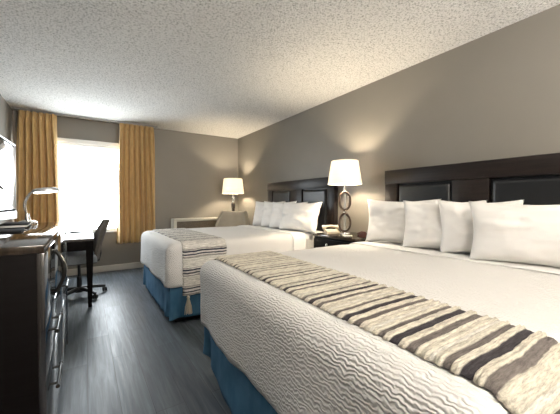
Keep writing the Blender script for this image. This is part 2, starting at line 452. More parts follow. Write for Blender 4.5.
# ------------------------------------------------------------------ wall air conditioner
ac = tag(empty('air_conditioner', (1.72, YB - 0.018, 0)), 'cream wall air conditioner below the corner lamp, behind the far bed', 'air conditioner')
x0, x1 = -0.43, 0.43; D = -0.20
b = NB(); box(b, x0, x1, D, 0, 0.10, 0.835, 0.012)
link('casing', b, M['ac'], ac)
b = NB()
for a in ((x0, x1, 0.80, 0.842), (x0, x0 + 0.045, 0.14, 0.80), (x1 - 0.045, x1, 0.14, 0.80)):
    box(b, a[0], a[1], D - 0.03, D, a[2], a[3], 0.006)
link('rim', b, M['ac'], ac)
b = NB()
box(b, x0 + 0.06, x1 - 0.06, D - 0.006, D, 0.66, 0.785, 0.002)
for i in range(9):
    z = 0.672 + i * 0.013; box(b, x0 + 0.065, x1 - 0.065, D - 0.016, D - 0.004, z, z + 0.005, 0.001)
link('grille', b, M['ac_grille'], ac)
b = NB(); box(b, x0 + 0.055, x1 - 0.055, D - 0.022, D, 0.16, 0.65, 0.010); link('front_panel', b, M['ac'], ac)

# ------------------------------------------------------------------ lamps
def bulb_light(root, z, w):
    l = bpy.data.lights.new('bulb_light', 'POINT'); l.energy = w; l.color = (1.0, 0.84, 0.62); l.shadow_soft_size = 0.035
    o = bpy.data.objects.new('bulb_light', l); COL.objects.link(o); o.parent = root; o.location = (0, 0, z)
def shade(root, z0, z1, rb, rt_):
    b = NB()
    lathe(b, [(rb, z0), (rb + 0.002, z0 + 0.004), (rt_ + 0.002, z1 - 0.004), (rt_, z1), (rt_ - 0.003, z1 - 0.001), (rb - 0.003, z0 + 0.001), (rb, z0)], 48)
    o = link('lamp_shade', b, M['shade'], root)
    b = NB()
    for k in range(3):
        a = 2 * pi * k / 3 + 0.4; tube(b, [(0.012 * cos(a), 0.012 * sin(a), z1 - 0.03), (rt_ * cos(a) * 0.985, rt_ * sin(a) * 0.985, z1 - 0.012)], 0.0018, 6)
    tube(b, [(0.012 * cos(2 * pi * k / 16), 0.012 * sin(2 * pi * k / 16), z1 - 0.03) for k in range(16)], 0.002, 6, closed=True)
    link('shade_fitter', b, M['chrome'], o)
    return o
def bulb(root, z):
    b = NB(); lathe(b, [(0, z - 0.035), (0.012, z - 0.035), (0.013, z - 0.02), (0.022, z - 0.004), (0.027, z + 0.012), (0.022, z + 0.03), (0, z + 0.04)], 20)
    o = link('bulb', b, M['bulb'], root); o.visible_shadow = True
    return o

# near lamp: two stacked oval rings
nl = tag(empty('table_lamp', (2.34, 2.27, 0.772), rad(-38)), 'lit table lamp with two stacked oval wooden rings on the nightstand', 'lamp')
b = NB(); box(b, -0.055, 0.055, -0.035, 0.035, 0, 0.026, 0.004); link('base', b, M['chrome'], nl)
def oval(zc, a, c_, ry, rz_):
    bb = NB()
    n = 56; seg = 12
    tube(bb, [(a * cos(2 * pi * k / n), 0, zc + c_ * sin(2 * pi * k / n)) for k in range(n)], ry, seg, closed=True)
    for v in bb.verts: v.co.y *= 2.0
    return bb
for zc in (0.134, 0.366):
    o = link('ring', oval(zc, 0.060, 0.098, 0.0115, 0.012), M['ring_wood'], nl)
    b = oval(zc, 0.047, 0.084, 0.004, 0.01); link('inner_band', b, M['chrome'], o)
b = NB()
for zc in (0.134, 0.366):
    tube(b, [(0, 0, zc - 0.082), (0, 0, zc + 0.082)], 0.013, 14)
link('glass_rod', b, M['crystal'], nl)
b = NB()
lathe(b, [(0, 0.232), (0.016, 0.232), (0.016, 0.240), (0.010, 0.245), (0.010, 0.255), (0.016, 0.260), (0.016, 0.268), (0, 0.268)], 20)
link('joint', b, M['chrome'], nl)
b = NB()
lathe(b, [(0, 0.462), (0.014, 0.462), (0.016, 0.48), (0.008, 0.485), (0.008, 0.54), (0.016, 0.545), (0.016, 0.585), (0, 0.585)], 20)
link('neck', b, M['chrome'], nl)
shade(nl, 0.545, 0.797, 0.180, 0.142)
b = NB(); tube(b, [(0, 0, 0.585), (0, 0, 0.785)], 0.002, 6); lathe(b, [(0, 0.785), (0.008, 0.785), (0.006, 0.80), (0, 0.805)], 12); link('finial', b, M['chrome'], nl)
bulb(nl, 0.64); bulb_light(nl, 0.66, LAMP_W)

# far lamp: turned dark baluster
sx, sy = 2.33, 5.13
st = tag(empty('side_table', (sx, sy, 0)), 'small round dark side table in the corner beneath the far lamp', 'table')
b = NB(); lathe(b, [(0, 0.66), (0.20, 0.66), (0.205, 0.668), (0.205, 0.68), (0.20, 0.685), (0, 0.685)], 40); link('tabletop', b, M['espresso'], st)
b = NB(); lathe(b, [(0, 0.02), (0.022, 0.02), (0.02, 0.3), (0.03, 0.60), (0.05, 0.66), (0, 0.66)], 20); link('column', b, M['espresso'], st)
b = NB(); lathe(b, [(0, 0), (0.16, 0), (0.16, 0.012), (0.03, 0.03), (0, 0.03)], 32); link('base', b, M['espresso'], st)
fl = tag(empty('table_lamp', (sx, sy, 0.686)), 'lit table lamp with dark turned stem in the far corner', 'lamp')
b = NB(); lathe(b, [(0, 0), (0.075, 0), (0.075, 0.012), (0.05, 0.02), (0.02, 0.035), (0, 0.035)], 32); link('base', b, M['chrome'], fl)
b = NB(); lathe(b, [(0, 0.034), (0.018, 0.034), (0.03, 0.06), (0.022, 0.09), (0.016, 0.13), (0.018, 0.20), (0.024, 0.28), (0.036, 0.36), (0.040, 0.40), (0.034, 0.425), (0, 0.425)], 28); link('stem', b, M['baluster'], fl)
b = NB(); lathe(b, [(0, 0.424), (0.03, 0.424), (0.036, 0.44), (0.030, 0.46), (0.014, 0.47), (0.014, 0.50), (0.036, 0.505), (0.036, 0.525), (0.012, 0.53), (0.012, 0.60), (0, 0.60)], 28); link('neck', b, M['chrome'], fl)
shade(fl, 0.600, 0.885, 0.204, 0.172)
bulb(fl, 0.70); bulb_light(fl, 0.72, LAMP_W)

# ------------------------------------------------------------------ armchair in the corner
ar = tag(empty('armchair', (2.10, 4.68, 0), rad(138)), 'beige upholstered armchair in the corner in front of the far lamp', 'armchair')
def back_shell(u, v):
    a = rad(-78 + 156 * u)
    top = 0.965 + 0.03 * (abs(2 * u - 1)) ** 2 - 0.26 * max(0, abs(2 * u - 1) - 0.62) / 0.38
    z = 0.22 + (top - 0.22) * v
    R_ = 0.265 + 0.015 * v
    return (R_ * sin(a), 0.06 - R_ * cos(a) * 0.95, z)
b = NB(); grid(b, 40, 16, lambda u, v: back_shell(u, v))
for v in b.verts: v.co.y = v.co.y
o = link('backrest', b, M['armchair'], ar, angle=180, recalc=False); solid(o, 0.07, 0)
md = o.modifiers.new('soft', 'BEVEL'); md.width = 0.028; md.segments = 4; md.limit_method = 'ANGLE'
b = NB(); box(b, -0.22, 0.22, -0.14, 0.34, 0.27, 0.45, 0.05, 4); link('seat_cushion', b, M['armchair'], ar)
b = NB(); box(b, -0.24, 0.24, -0.16, 0.32, 0.15, 0.27, 0.02, 3); link('seat_base', b, M['armchair'], ar)
for sx_ in (-1, 1):
    for yy in (-0.12, 0.28):
        b = NB(); tube(b, [(sx_ * 0.2, yy, 0.16), (sx_ * 0.215, yy, 0.0)], [0.024, 0.015], 12); link('leg', b, M['espresso'], ar)

# ------------------------------------------------------------------ headboards
def headboard(yc, label):
    """panelled headboard against the right wall, centred on yc, 1.60 wide"""
    root = empty('headboard', (XR, yc, 0)); tag(root, label, 'headboard', 'dark panelled headboards')
    hw = 0.80; z1 = 1.447; zt = 1.31; zb = 0.42; xf = -0.065
    b = NB(); box(b, xf, 0, -hw, -hw + 0.137, 0.02, zt, 0.003); box(b, xf, 0, hw - 0.137, hw, 0.02, zt, 0.003)
    box(b, xf, 0, -0.137, 0.137, 0.3, zt, 0.003)
    box(b, xf - 0.006, 0, -hw, hw, zt, z1, 0.004)
    box(b, xf, 0, -hw + 0.137, hw - 0.137, 0.3, zb, 0.003)
    link('frame', b, M['espresso_h'], root)
    for s in (-1, 1):
        ya, yb = sorted((s * 0.137, s * (hw - 0.137)))
        ya += 0.012; yb -= 0.012; za, zb_ = zb + 0.01, zt - 0.012
        b = NB()
        def P(u, v):
            e = min(u, 1 - u, ) * (yb - ya); f = min(v, 1 - v) * (zb_ - za)
            h = min(1, (min(e, f) / 0.035)); h = (1 - (1 - h) ** 2) ** 0.5
            return (-0.030 - 0.038 * h, ya + (yb - ya) * u, za + (zb_ - za) * v)
        grid(b, 50, 70, P)
        box(b, -0.032, 0, ya - 0.011, yb + 0.011, za - 0.009, zb_ + 0.011)
        link('padded_panel', b, M['leather'], root, angle=60)
    return root
HB1, HB2 = 3.478, 1.137
headboard(HB1, 'dark wood headboard with charcoal padded panels behind the far bed')
headboard(HB2, 'dark wood headboard with charcoal padded panels behind the near bed')

# ------------------------------------------------------------------ beds
FX, HX = 0.605, 2.555       # foot and head of the bedspread
def rounded_shell(x0, x1, y0, y1, z0, z1, r, step, fn=None, bottom=False):
    b = bmesh.new()
    core0 = Vector((x0 + r, y0 + r, z0)); core1 = Vector((x1 - r, y1 - r, z1 - r))
    def proj_(p):
        c = Vector((min(max(p.x, core0.x), core1.x), min(max(p.y, core0.y), core1.y), min(max(p.z, core0.z), core1.z)))
        d_ = p - c
        return c + d_.normalized() * r if d_.length > 1e-7 else p
    def face(o, a, c_, na, nc):
        vs = [[b.verts.new(proj_(o + a * (i / na) + c_ * (j / nc))) for j in range(nc + 1)] for i in range(na + 1)]
        for i in range(na):
            for j in range(nc): b.faces.new((vs[i][j], vs[i + 1][j], vs[i + 1][j + 1], vs[i][j + 1]))
    nx, ny, nz = max(2, int((x1 - x0) / step)), max(2, int((y1 - y0) / step)), max(2, int((z1 - z0) / step))
    X, Y, Z = Vector((x1 - x0, 0, 0)), Vector((0, y1 - y0, 0)), Vector((0, 0, z1 - z0))
    O = Vector((x0, y0, z0))
    face(O + Z, X, Y, nx, ny)
    face(O, X, Z, nx, nz); face(O + Y, X, Z, nx, nz); face(O, Y, Z, ny, nz); face(O + X, Y, Z, ny, nz)
    if bottom: face(O, X, Y, nx, ny)
    bmesh.ops.remove_doubles(b, verts=b.verts[:], dist=1e-4)
    bmesh.ops.recalc_face_normals(b, faces=b.faces[:])
    b.normal_update()
    if fn:
        mv = [(v, fn(v.co, v.normal)) for v in b.verts]
        for v, q in mv: v.co = q
    return b

TOPZ = 0.752; R_ED = 0.075; HEM = 0.360
def skew(x, y, amt):
    # the near bed's covers are pulled slightly askew towards the aisle at the foot
    return -amt * max(0.0, (1.75 - y) / 1.5) * max(0.0, min(1.0, (2.2 - x) / 1.4))

def bed(y0, y1, seed, word, amt=0.0, lift=0.0):
    yc = (y0 + y1) / 2
    root = empty('bed', ((FX + HX) / 2, yc, 0)); o_ = Vector((-(FX + HX) / 2, -yc, 0))
    tag(root, f'{word} queen bed with a pleated blue bed skirt around its base', 'bed', 'the two hotel beds')
    def put(name, b, mat, **k):
        bmesh.ops.translate(b, vec=o_, verts=b.verts[:]); return link(name, b, mat, root, **k)
    b = NB(); box(b, FX + 0.09, HX - 0.05, y0 + 0.10, y1 - 0.10, 0.0, 0.09, 0.004); put('plinth', b, M['black'])
    b = NB(); box(b, FX + 0.085, HX - 0.01, y0 + 0.085, y1 - 0.085, 0.09, 0.37, 0.02, 3); put('box_spring', b, M['sheet'])
    b = NB(); box(b, FX + 0.03, HX - 0.01, y0 + 0.03, y1 - 0.03, 0.372, 0.718, 0.06, 5); put('mattress', b, M['sheet'])
    # skirt: around foot and both sides
    rc = 0.03
    path = []
    Lx = HX - FX - 0.03; Ly = (y1 - y0 - 0.05)
    xa, ya, yb = FX + 0.035, y0 + 0.040, y1 - 0.040
    n1, n2 = 130, 110
    for i in range(n1): path.append((Vector((HX - 0.02 - (HX - 0.02 - xa) * i / n1, ya, 0)), Vector((0, -1, 0)), (HX - xa) * (1 - i / n1)))
    for k in range(9):
        a = pi / 2 * k / 8; path.append((Vector((xa, ya, 0)), Vector((-sin(a), -cos(a), 0)), 0))
    for i in range(1, n2): path.append((Vector((xa, ya + (yb - ya) * i / n2, 0)), Vector((-1, 0, 0)), min(i / n2, 1 - i / n2) * Ly))
    for k in range(9):
        a = pi / 2 * k / 8; path.append((Vector((xa, yb, 0)), Vector((-cos(a), sin(a), 0)), 0))
    for i in range(1, n1 + 1): path.append((Vector((xa + (HX - 0.02 - xa) * i / n1, yb, 0)), Vector((0, 1, 0)), (HX - xa) * i / n1))
    n = len(path)
    def P(u, v):
        i = round(u * (n - 1)); p, nn, dc = path[i]
        zb_ = 0.055 + lift * math.exp(-((p.x - xa) ** 2 + (p.y - yb) ** 2) / 0.05)
        z = zb_ + (0.37 - zb_) * v
        fl_ = (1 - v)
        pleat = math.exp(-((dc - 0.07) / 0.045) ** 2) * -0.025 + 0.012 * math.exp(-(dc / 0.05) ** 2)
        wav = 0.003 * sin(u * 130 + seed) + 0.016 * N3(u * 30, v * 1.2, seed)
        o2 = 0.004 + fl_ * (0.008 + pleat + wav) + 0.003 * N3(u * 60, v * 5, seed + 3)
        q = p + nn * o2; q.x += skew(q.x, q.y, amt); q.z = z + 0.004 * N3(u * 25, 0, seed) * fl_
        return q
    b = NB(); grid(b, n, 14, P)
    s = put('bed_skirt', b, M['skirt'], angle=180, recalc=True); solid(s, 0.004, 0)
    # fitted sheet / folded sheet under the pillows is a separate cloth below
    # bedspread (lies on the bed)
    def fn(co, nr):
        h = 0.006 * N3(co.x * 3 + seed, co.y * 3, co.z * 3) + 0.003 * N3(co.x * 9, co.y * 9 + seed, co.z * 9)
        if co.z < TOPZ - R_ED:
            low = (TOPZ - R_ED - co.z) / 0.3
            h += low * (0.010 * sin(co.x * 11 + co.y * 9 + seed) + 0.008 * N3(co.x * 8, co.y * 8, seed))
        q = co + nr * h
        q.x += skew(q.x, q.y, amt)
        if co.z < HEM + 0.01: q.z += 0.010 * N3(co.x * 5, co.y * 5, seed + 9)
        return q
    b = rounded_shell(FX, HX, y0, y1, HEM, TOPZ, R_ED, 0.022, fn)
    bmesh.ops.translate(b, vec=o_, verts=b.verts[:])
    sp = link('bedspread', b, M['coverlet'], None, angle=180); sp.location = root.location
    solid(sp, 0.006, 1)
    tag(sp, f'white quilted bedspread tucked over the {word} bed', 'bedspread', 'white bedspreads')
    # sheet folded back below the pillows
    b = NB()
    xs0, xs1 = 1.98, 2.16
    rr = R_ED + 0.012
    def S(u, v):
        # path across the bed from hem to hem
        q = drape_y(u, y0 - 0.012, y1 + 0.012, 0.50, TOPZ + 0.011, rr)
        x = xs0 + (xs1 - xs0) * v + 0.004 * sin(u * 40 + seed)
        dz = 0.003 * (sin(pi * v) ** 0.5)
        return (x, q[0], q[1] + dz)
    grid(b, 120, 10, S)
    bmesh.ops.translate(b, vec=o_, verts=b.verts[:])
    fs = link('folded_sheet', b, M['sheet'], None, angle=180); fs.location = root.location; solid(fs, 0.005, 0)
    tag(fs, f'white sheet edge folded back below the pillows of the {word} bed', 'sheet', 'folded sheets')
    return root

def drape_y(u, y0, y1, zh, zt, r, zh2=None):
    """arc-length walk: up the y0 side from zh, across at zt, down the y1 side to zh2. returns (y, z, ny, nz)"""
    if zh2 is None: zh2 = zh
    a = zt - r - zh; q = pi * r / 2; w = (y1 - y0 - 2 * r); c = zt - r - zh2
    L_ = a + q + w + q + c; s = u * L_
    if s < a: return (y0, zh + s, -1, 0)
    s -= a
    if s < q:
        t = s / r; return (y0 + r - r * cos(t), zt - r + r * sin(t), -cos(t), sin(t))
    s -= q
    if s < w: return (y0 + r + s, zt, 0, 1)
    s -= w
    if s < q:
        t = s / r; return (y1 - r + r * sin(t), zt - r + r * cos(t), sin(t), cos(t))
    s -= q
    return (y1, zt - r - s, 1, 0)

B1 = (2.735, 4.235); B2 = (0.20, 1.885)
bed(*B1, 2.0, 'far')
bed(*B2, 7.3, 'near', 0.05, 0.10)

# ------------------------------------------------------------------ bed runners
CREAM, GREY, DARK, PALE = (0.62, 0.58, 0.49), (0.17, 0.15, 0.14), (0.060, 0.054, 0.060), (0.66, 0.63, 0.57)
def runner(y0, y1, x0, x1, zh, stripe, seed, label, parts=True, zh2=None):
    root = empty('bed_runner', ((x0 + x1) / 2, (y0 + y1) / 2, zh)); tag(root, label, 'bed runner', 'striped bed runners')
    off = Vector((-(x0 + x1) / 2, -(y0 + y1) / 2, -zh))
    a = y0 - 0.015; c = y1 + 0.015; zt = TOPZ + 0.014; r = R_ED + 0.014
    zh2 = zh2 if zh2 is not None else zh
    L_ = (zt - r - zh) + (zt - r - zh2) + pi * r + (c - a - 2 * r)
    n = int(L_ / 0.003); nv = 44
    cols = []
    b = NB(); vs = []
    for i in range(n + 1):
        u = i / n; s = u * L_
        y, z, ny, nz = drape_y(u, a, c, zh, zt, r, zh2)
        col, h, e0, e1 = stripe(s, y, z, nz)
        jx0 = e0 + 0.006 * N3(s * 60, seed, 0); jx1 = e1 + 0.008 * N3(s * 50, seed, 5)
        row = []
        for j in range(nv + 1):
            v = j / nv
            x = x0 + jx0 + (x1 + jx1 - x0 - jx0) * v
            wob = 0.007 * N3(v * 3.0, s * 2.0, seed) + 0.0035 * N3(v * 9, s * 5, seed + 2)
            edge = min(1.0, min(v, 1 - v) / 0.04)
            hh = h * (0.35 + 0.65 * edge) + 0.0015 * N3(v * 60, s * 160, seed) + 0.002 * (N3(x * 4, s * 4, seed + 1) + 0.6) - 0.008 * (1 - min(1.0, min(v, 1 - v) / 0.06)) ** 2
            # tangent wobble keeps the stripes a little wavy
            ty, tz = nz, -ny
            row.append(b.verts.new(Vector((x, y + ny * hh + ty * wob, z + nz * hh + tz * wob)) + off))
            cols.append(col)
        vs.append(row)
    for i in range(n):
        for j in range(nv): b.faces.new((vs[i][j], vs[i + 1][j], vs[i + 1][j + 1], vs[i][j + 1]))
    o = link('cloth', b, M['runner'], root, angle=180, recalc=True)
    at = o.data.color_attributes.new('weave', 'FLOAT_COLOR', 'POINT')
    for k, cc in enumerate(cols): at.data[k].color = (*cc, 1)
    solid(o, 0.004, 0)
    return root

def seq_stripe(y_ref, period, seq):
    """seq: (width, colour, ridge height)"""
    tot = sum(w for w, _, _ in seq)
    def f(t):
        t = (t - y_ref) % period
        t *= tot / period
        for w, c, h in seq:
            if t < w:
                k = min(t, w - t) / (w / 2)
                return c, h * (k ** 0.5 if k > 0 else 0), w
            t -= w
        return seq[-1][1], 0, 1
    return f
# near bed: repeating cluster, y decreasing towards the viewer
near_seq = seq_stripe(0.235, 0.177, [
    (0.027, GREY, 0.002), (0.009, CREAM, 0.008), (0.009, CREAM, 0.008), (0.029, DARK, 0.001), (0.008, CREAM, 0.008), (0.008, CREAM, 0.008), (0.021, GREY, 0.002),
    (0.009, CREAM, 0.008), (0.010, CREAM, 0.005), (0.012, PALE, 0.004), (0.010, CREAM, 0.008), (0.012, CREAM, 0.004), (0.009, CREAM, 0.008)])
def near_stripe(s, y, z, nz):
    t = y if nz > 0.5 else (y + (0.9 - z) * (1 if y > 1 else -1))
    c, h, w = near_seq(t)
    e = h / 0.008; k = max(0.0, (1.75 - y) / 1.5)
    return c, h, -0.010 * e - 0.05 * k, 0.012 * e - 0.085 * k
runner(*B2, 0.71, 1.125, 0.20, near_stripe, 4, 'cream and charcoal striped woven runner across the near bed')
NAVY = (0.035, 0.040, 0.065); LG = (0.30, 0.29, 0.28); OFF = (0.76, 0.74, 0.70); OFF2 = (0.66, 0.63, 0.58)
def far_stripe(s, y, z, nz):
    # s from the hanging end at z=zh upwards
    t = s
    lines = []
    for base in (0.035, 0.205, 0.375, 0.56, 0.75, 0.94, 1.13, 1.32, 1.51, 1.70, 1.89):
        lines += [(base - 0.030, 0.010, LG), (base - 0.008, 0.012, NAVY), (base + 0.020, 0.014, NAVY), (base + 0.042, 0.007, LG)]
    for p_, w, c in lines:
        if 0 <= t - p_ < w: return c, 0.001, 0, 0
    k = (t * 55) % 1
    return (OFF if k < 0.5 else OFF2), 0.002 * (sin(2 * pi * k) ** 2), 0.0, 0.0
ru = runner(*B1, 0.735, 1.165, 0.275, far_stripe, 9, 'off-white runner with thin navy stripes and a tassel across the far bed')
def tassel(x, y, z, parent):
    b = NB(); rnd = random.Random(5)
    lathe(b, [(0, 0), (0.010, -0.004), (0.015, -0.018), (0.010, -0.032), (0.013, -0.04), (0, -0.045)], 16)
    for k in range(46):
        a = rnd.uniform(0, 2 * pi); q = rnd.uniform(0.2, 1) ** 0.5
        x1_, y1_ = cos(a) * 0.034 * q, sin(a) * 0.016 * q
        ln = 0.135 + rnd.uniform(-0.012, 0.006)
        tube(b, [(x1_ * 0.25, y1_ * 0.4, -0.034), (x1_ * 0.8, y1_, -0.034 - ln * 0.5), (x1_, y1_ * 1.1, -0.034 - ln)], [0.003, 0.0035, 0.003], 5)
    o = link('tassel', b, M['tassel'], parent)
    o.location = Vector((x, y, z)) - Vector(parent.location)
    return o
tassel(0.775, B1[0] - 0.040, 0.278, ru)
tassel(1.125, B1[0] - 0.040, 0.278, ru)
tassel(0.775, B1[1] + 0.040, 0.278, ru)
tassel(1.125, B1[1] + 0.040, 0.278, ru)

# ------------------------------------------------------------------ pillows
def pillow(name, x, y, yaw, lean, w, h, t, seed, label, group, zb=TOPZ + 0.008, rollz=0.0):
    """upright pillow, bottom-left corner region near (x,y); width along local y, thickness along local x"""
    b = bmesh.new(); nu, nv = 38, 28
    rnd = random.Random(seed)
    def side(s):
        def P(u, v):
            a, c = 2 * u - 1, 2 * v - 1
            pa, pc = 1 - abs(a) ** 2.6, 1 - abs(c) ** 2.6
            th = (pa * pc) ** 0.42
            py = a * w / 2 * (1 - 0.07 * (1 - c * c) * 0 - 0.085 * (1 - abs(c) ** 1.7)) * (1 + 0.035 * c)
            pz = c * h / 2 * (1 - 0.13 * (1 - abs(a) ** 1.8))
            wr = 0.020 * N3(a * 2.2 + seed, c * 2.2, s) + 0.011 * N3(a * 5 + seed, c * 5, s * 3) + 0.004 * sin(9 * a * c + 5 * a + seed)
            sag = 0.014 * (0.3 - c) * pa
            px = s * (t / 2 * th * (1 + 0.25 * (-c)) + wr * th + max(0, sag) * th)
            return (px, py, pz)
        return P
    for s in (-1, 1):
        grid(b, nu, nv, side(s))
    bmesh.ops.remove_doubles(b, verts=b.verts[:], dist=1e-5)
    Rm = Matrix.Rotation(yaw, 4, 'Z') @ Matrix.Rotation(lean, 4, 'Y') @ Matrix.Rotation(rollz, 4, 'X')
    bmesh.ops.transform(b, matrix=Rm, verts=b.verts[:])
    zmin = min(v.co.z for v in b.verts)
    # flatten underside where it rests
    for v in b.verts:
        if v.co.z < zmin + 0.03: v.co.z = zmin + 0.012 + (v.co.z - zmin) * 0.6
    zmin = min(v.co.z for v in b.verts)
    bmesh.ops.translate(b, vec=Vector((0, 0, -zmin)), verts=b.verts[:])
    o = link(name, b, M['pillow'], None, angle=180)
    o.location = (x, y, zb)
    tag(o, label, 'pillow', group)
    return o
G2, G1 = 'white pillows on the near bed', 'white pillows on the far bed'
pillow('pillow', 2.34, 1.60, rad(18), rad(14), 0.62, 0.42, 0.15, 1.3, 'white pillow on the near bed standing closest to the nightstand', G2)
pillow('pillow', 2.27, 1.20, rad(20), rad(16), 0.56, 0.41, 0.15, 4.1, 'second white pillow from the nightstand on the near bed', G2)
pillow('pillow', 2.27, 0.94, rad(26), rad(15), 0.49, 0.41, 0.15, 6.6, 'white pillow on the near bed, mostly behind its front-most pillow', G2)
pillow('pillow', 2.16, 0.60, rad(14), rad(18), 0.66, 0.405, 0.17, 9.2, 'large front white pillow cut by the right edge of the photo', G2)
pillow('pillow', 2.33, 3.86, rad(16), rad(14), 0.60, 0.41, 0.14, 2.2, 'white pillow on the far bed standing nearest the corner lamp', G1)
pillow('pillow', 2.30, 3.54, rad(16), rad(14), 0.60, 0.41, 0.14, 5.2, 'second white pillow from the corner lamp on the far bed', G1)
pillow('pillow', 2.28, 3.27, rad(16), rad(15), 0.60, 0.40, 0.14, 7.7, 'white pillow on the far bed directly behind its front-most pillow', G1)
pillow('pillow', 2.26, 2.98, rad(8), rad(16), 0.66, 0.40, 0.16, 8.4, 'large front white pillow on the far bed facing the nightstand', G1)

# ------------------------------------------------------------------ nightstand and what is on it
ns = tag(empty('nightstand', (2.40, 2.263, 0)), 'dark wood nightstand with a silver knob between the beds', 'nightstand')
b = NB(); box(b, -0.235, 0.225, -0.305, 0.31, 0.09, 0.745, 0.003); link('body', b, M['espresso'], ns)
b = NB(); box(b, -0.25, 0.235, -0.32, 0.322, 0.745, 0.772, 0.004); link('top', b, M['dresser_top'], ns)
for z0, z1 in ((0.58, 0.725), (0.35, 0.565), (0.12, 0.335)):
    b = NB(); box(b, -0.25, -0.235, -0.295, 0.30, z0, z1, 0.003); dr = link('drawer', b, M['espresso'], ns)
    b = NB(); lathe(b, [(0, 0), (0.007, 0), (0.007, 0.012), (0.016, 0.018), (0.018, 0.026), (0.012, 0.032), (0, 0.034)], 20, mat=Matrix.Rotation(rad(-90), 4, 'Y'))
    k = link('knob', b, M['chrome'], dr); k.location = (-0.25, 0.06, (z0 + z1) / 2 + 0.02)
for sx_ in (-0.2, 0.19):
    for yy in (-0.28, 0.285):
        b = NB(); box(b, sx_ - 0.02, sx_ + 0.02, yy - 0.02, yy + 0.02, 0, 0.09, 0.003); link('leg', b, M['espresso'], ns)
NZ = 0.775
# telephone
ph = tag(empty('telephone', (2.33, 2.46, NZ), rad(60)), 'beige corded telephone on the nightstand left of the lamp', 'telephone')
b = NB(); prism(b, [(-0.09, 0), (0.09, 0), (0.09, 0.040), (0.05, 0.044), (-0.09, 0.016)], -0.07, 0.07, 'y')
bmesh.ops.bevel(b, geom=b.edges[:], offset=0.006, segments=2, affect='EDGES'); link('base', b, M['phone'], ph)
b = NB()
for i in range(4):
    for j in range(3): box(b, -0.085 + i * 0.022, -0.070 + i * 0.022, -0.05 + j * 0.026, -0.033 + j * 0.026, 0.016 + i * 0.0042, 0.026 + i * 0.0042, 0.002)
link('keypad', b, M['paper'], ph)
b = NB()
tube(b, [(0.055, -0.095 + 0.19 * k / 12, 0.060 + 0.018 * sin(pi * k / 12)) for k in range(13)], [0.024, 0.027, 0.020, 0.016, 0.014, 0.014, 0.014, 0.014, 0.014, 0.016, 0.020, 0.027, 0.024], 14)
link('handset', b, M['phone'], ph)
b = NB()
tube(b, [(0.055 - 0.0 + 0.10 * (k / 90) - 0.18 * (k / 90) ** 2 + 0.006 * cos(k * 1.1), -0.10 - 0.05 * sin(pi * k / 90), max(0.011, 0.07 - 0.12 * k / 90) + 0.006 * sin(k * 1.1)) for k in range(91)], 0.0022, 6)
link('cord', b, M['phone'], ph)
# alarm clock
ck = tag(empty('alarm_clock', (2.36, 2.04, NZ), rad(-40)), 'small dark red alarm clock on the nightstand beside the pillow', 'clock')
b = NB(); prism(b, [(-0.035, 0), (0.04, 0), (0.036, 0.034), (0.0, 0.040), (-0.035, 0.027)], -0.058, 0.058, 'y')
bmesh.ops.bevel(b, geom=b.edges[:], offset=0.008, segments=3, affect='EDGES'); link('body', b, M['clock'], ck)
b = NB(); box(b, -0.038, -0.033, -0.042, 0.042, 0.008, 0.022, 0.002); link('display', b, M['black_gloss'], ck)
# small card tent / notepad
npd = tag(empty('notepad', (2.27, 2.17, NZ), rad(-30)), 'small cream notepad on the nightstand in front of the lamp', 'notepad')
b = NB(); box(b, -0.04, 0.04, -0.055, 0.055, 0, 0.010, 0.002); link('pages', b, M['paper'], npd)
b = NB(); tube(b, [(0.01, -0.04, 0.014), (0.015, 0.03, 0.014), (0.0155, 0.04, 0.0135)], [0.004, 0.004, 0.001], 8); tag(link('pen', b, M['black']), 'black pen lying on the notepad', 'pen').location = (2.265, 2.17, NZ)

# ------------------------------------------------------------------ dresser
DX, DY0, DY1, DZ = -0.127, 1.37, 2.90, 0.975
dd = 0.60
ds = tag(empty('dresser', (DX - dd / 2, (DY0 + DY1) / 2, 0)), 'tall glossy espresso dresser with bar pulls along the left wall', 'dresser')
hx, hy = dd / 2, (DY1 - DY0) / 2
b = NB()
box(b, -hx, hx - 0.022, -hy, -hy + 0.03, 0.0, DZ - 0.03, 0.002); box(b, -hx, hx - 0.022, hy - 0.03, hy, 0.0, DZ - 0.03, 0.002)
box(b, -hx, hx - 0.024, -hy + 0.03, hy - 0.03, 0.07, DZ - 0.03, 0.001); box(b, -hx + 0.03, hx - 0.06, -hy + 0.03, hy - 0.03, 0, 0.07)
link('body', b, M['espresso'], ds)
b = NB(); box(b, -hx, hx, -hy, hy, DZ - 0.03, DZ, 0.004); link('top', b, M['dresser_top'], ds)
b = NB(); box(b, hx - 0.022, hx, -hy, -hy + 0.012, 0.0, DZ - 0.03, 0.004); link('edge_post', b, M['lacquer'], ds)
b = NB(); box(b, hx - 0.022, hx, hy - 0.028, hy, 0.0, DZ - 0.03, 0.004); link('edge_post', b, M['lacquer'], ds)
def bar_pull(parent, y, z, ln):
    b = NB()
    tube(b, [(hx + 0.024, y - ln / 2, z), (hx + 0.024, y + ln / 2, z)], 0.006, 10)
    for s in (-1, 1):
        tube(b, [(hx - 0.004, y + s * (ln / 2 - 0.03), z), (hx + 0.024, y + s * (ln / 2 - 0.03), z)], 0.005, 8)
        lathe(b, [(0, -0.004), (0.008, -0.004), (0.008, 0.004), (0, 0.004)], 12, loc=(hx + 0.024, y + s * ln / 2, z), mat=Matrix.Rotation(rad(90), 4, 'X'))
    link('pull', b, M['bronze'], parent)
ysplit = 2.18 - (DY0 + DY1) / 2
ya = -hy + 0.015
cols_ = ((ya, ysplit - 0.003), (ysplit + 0.003, hy - 0.032))
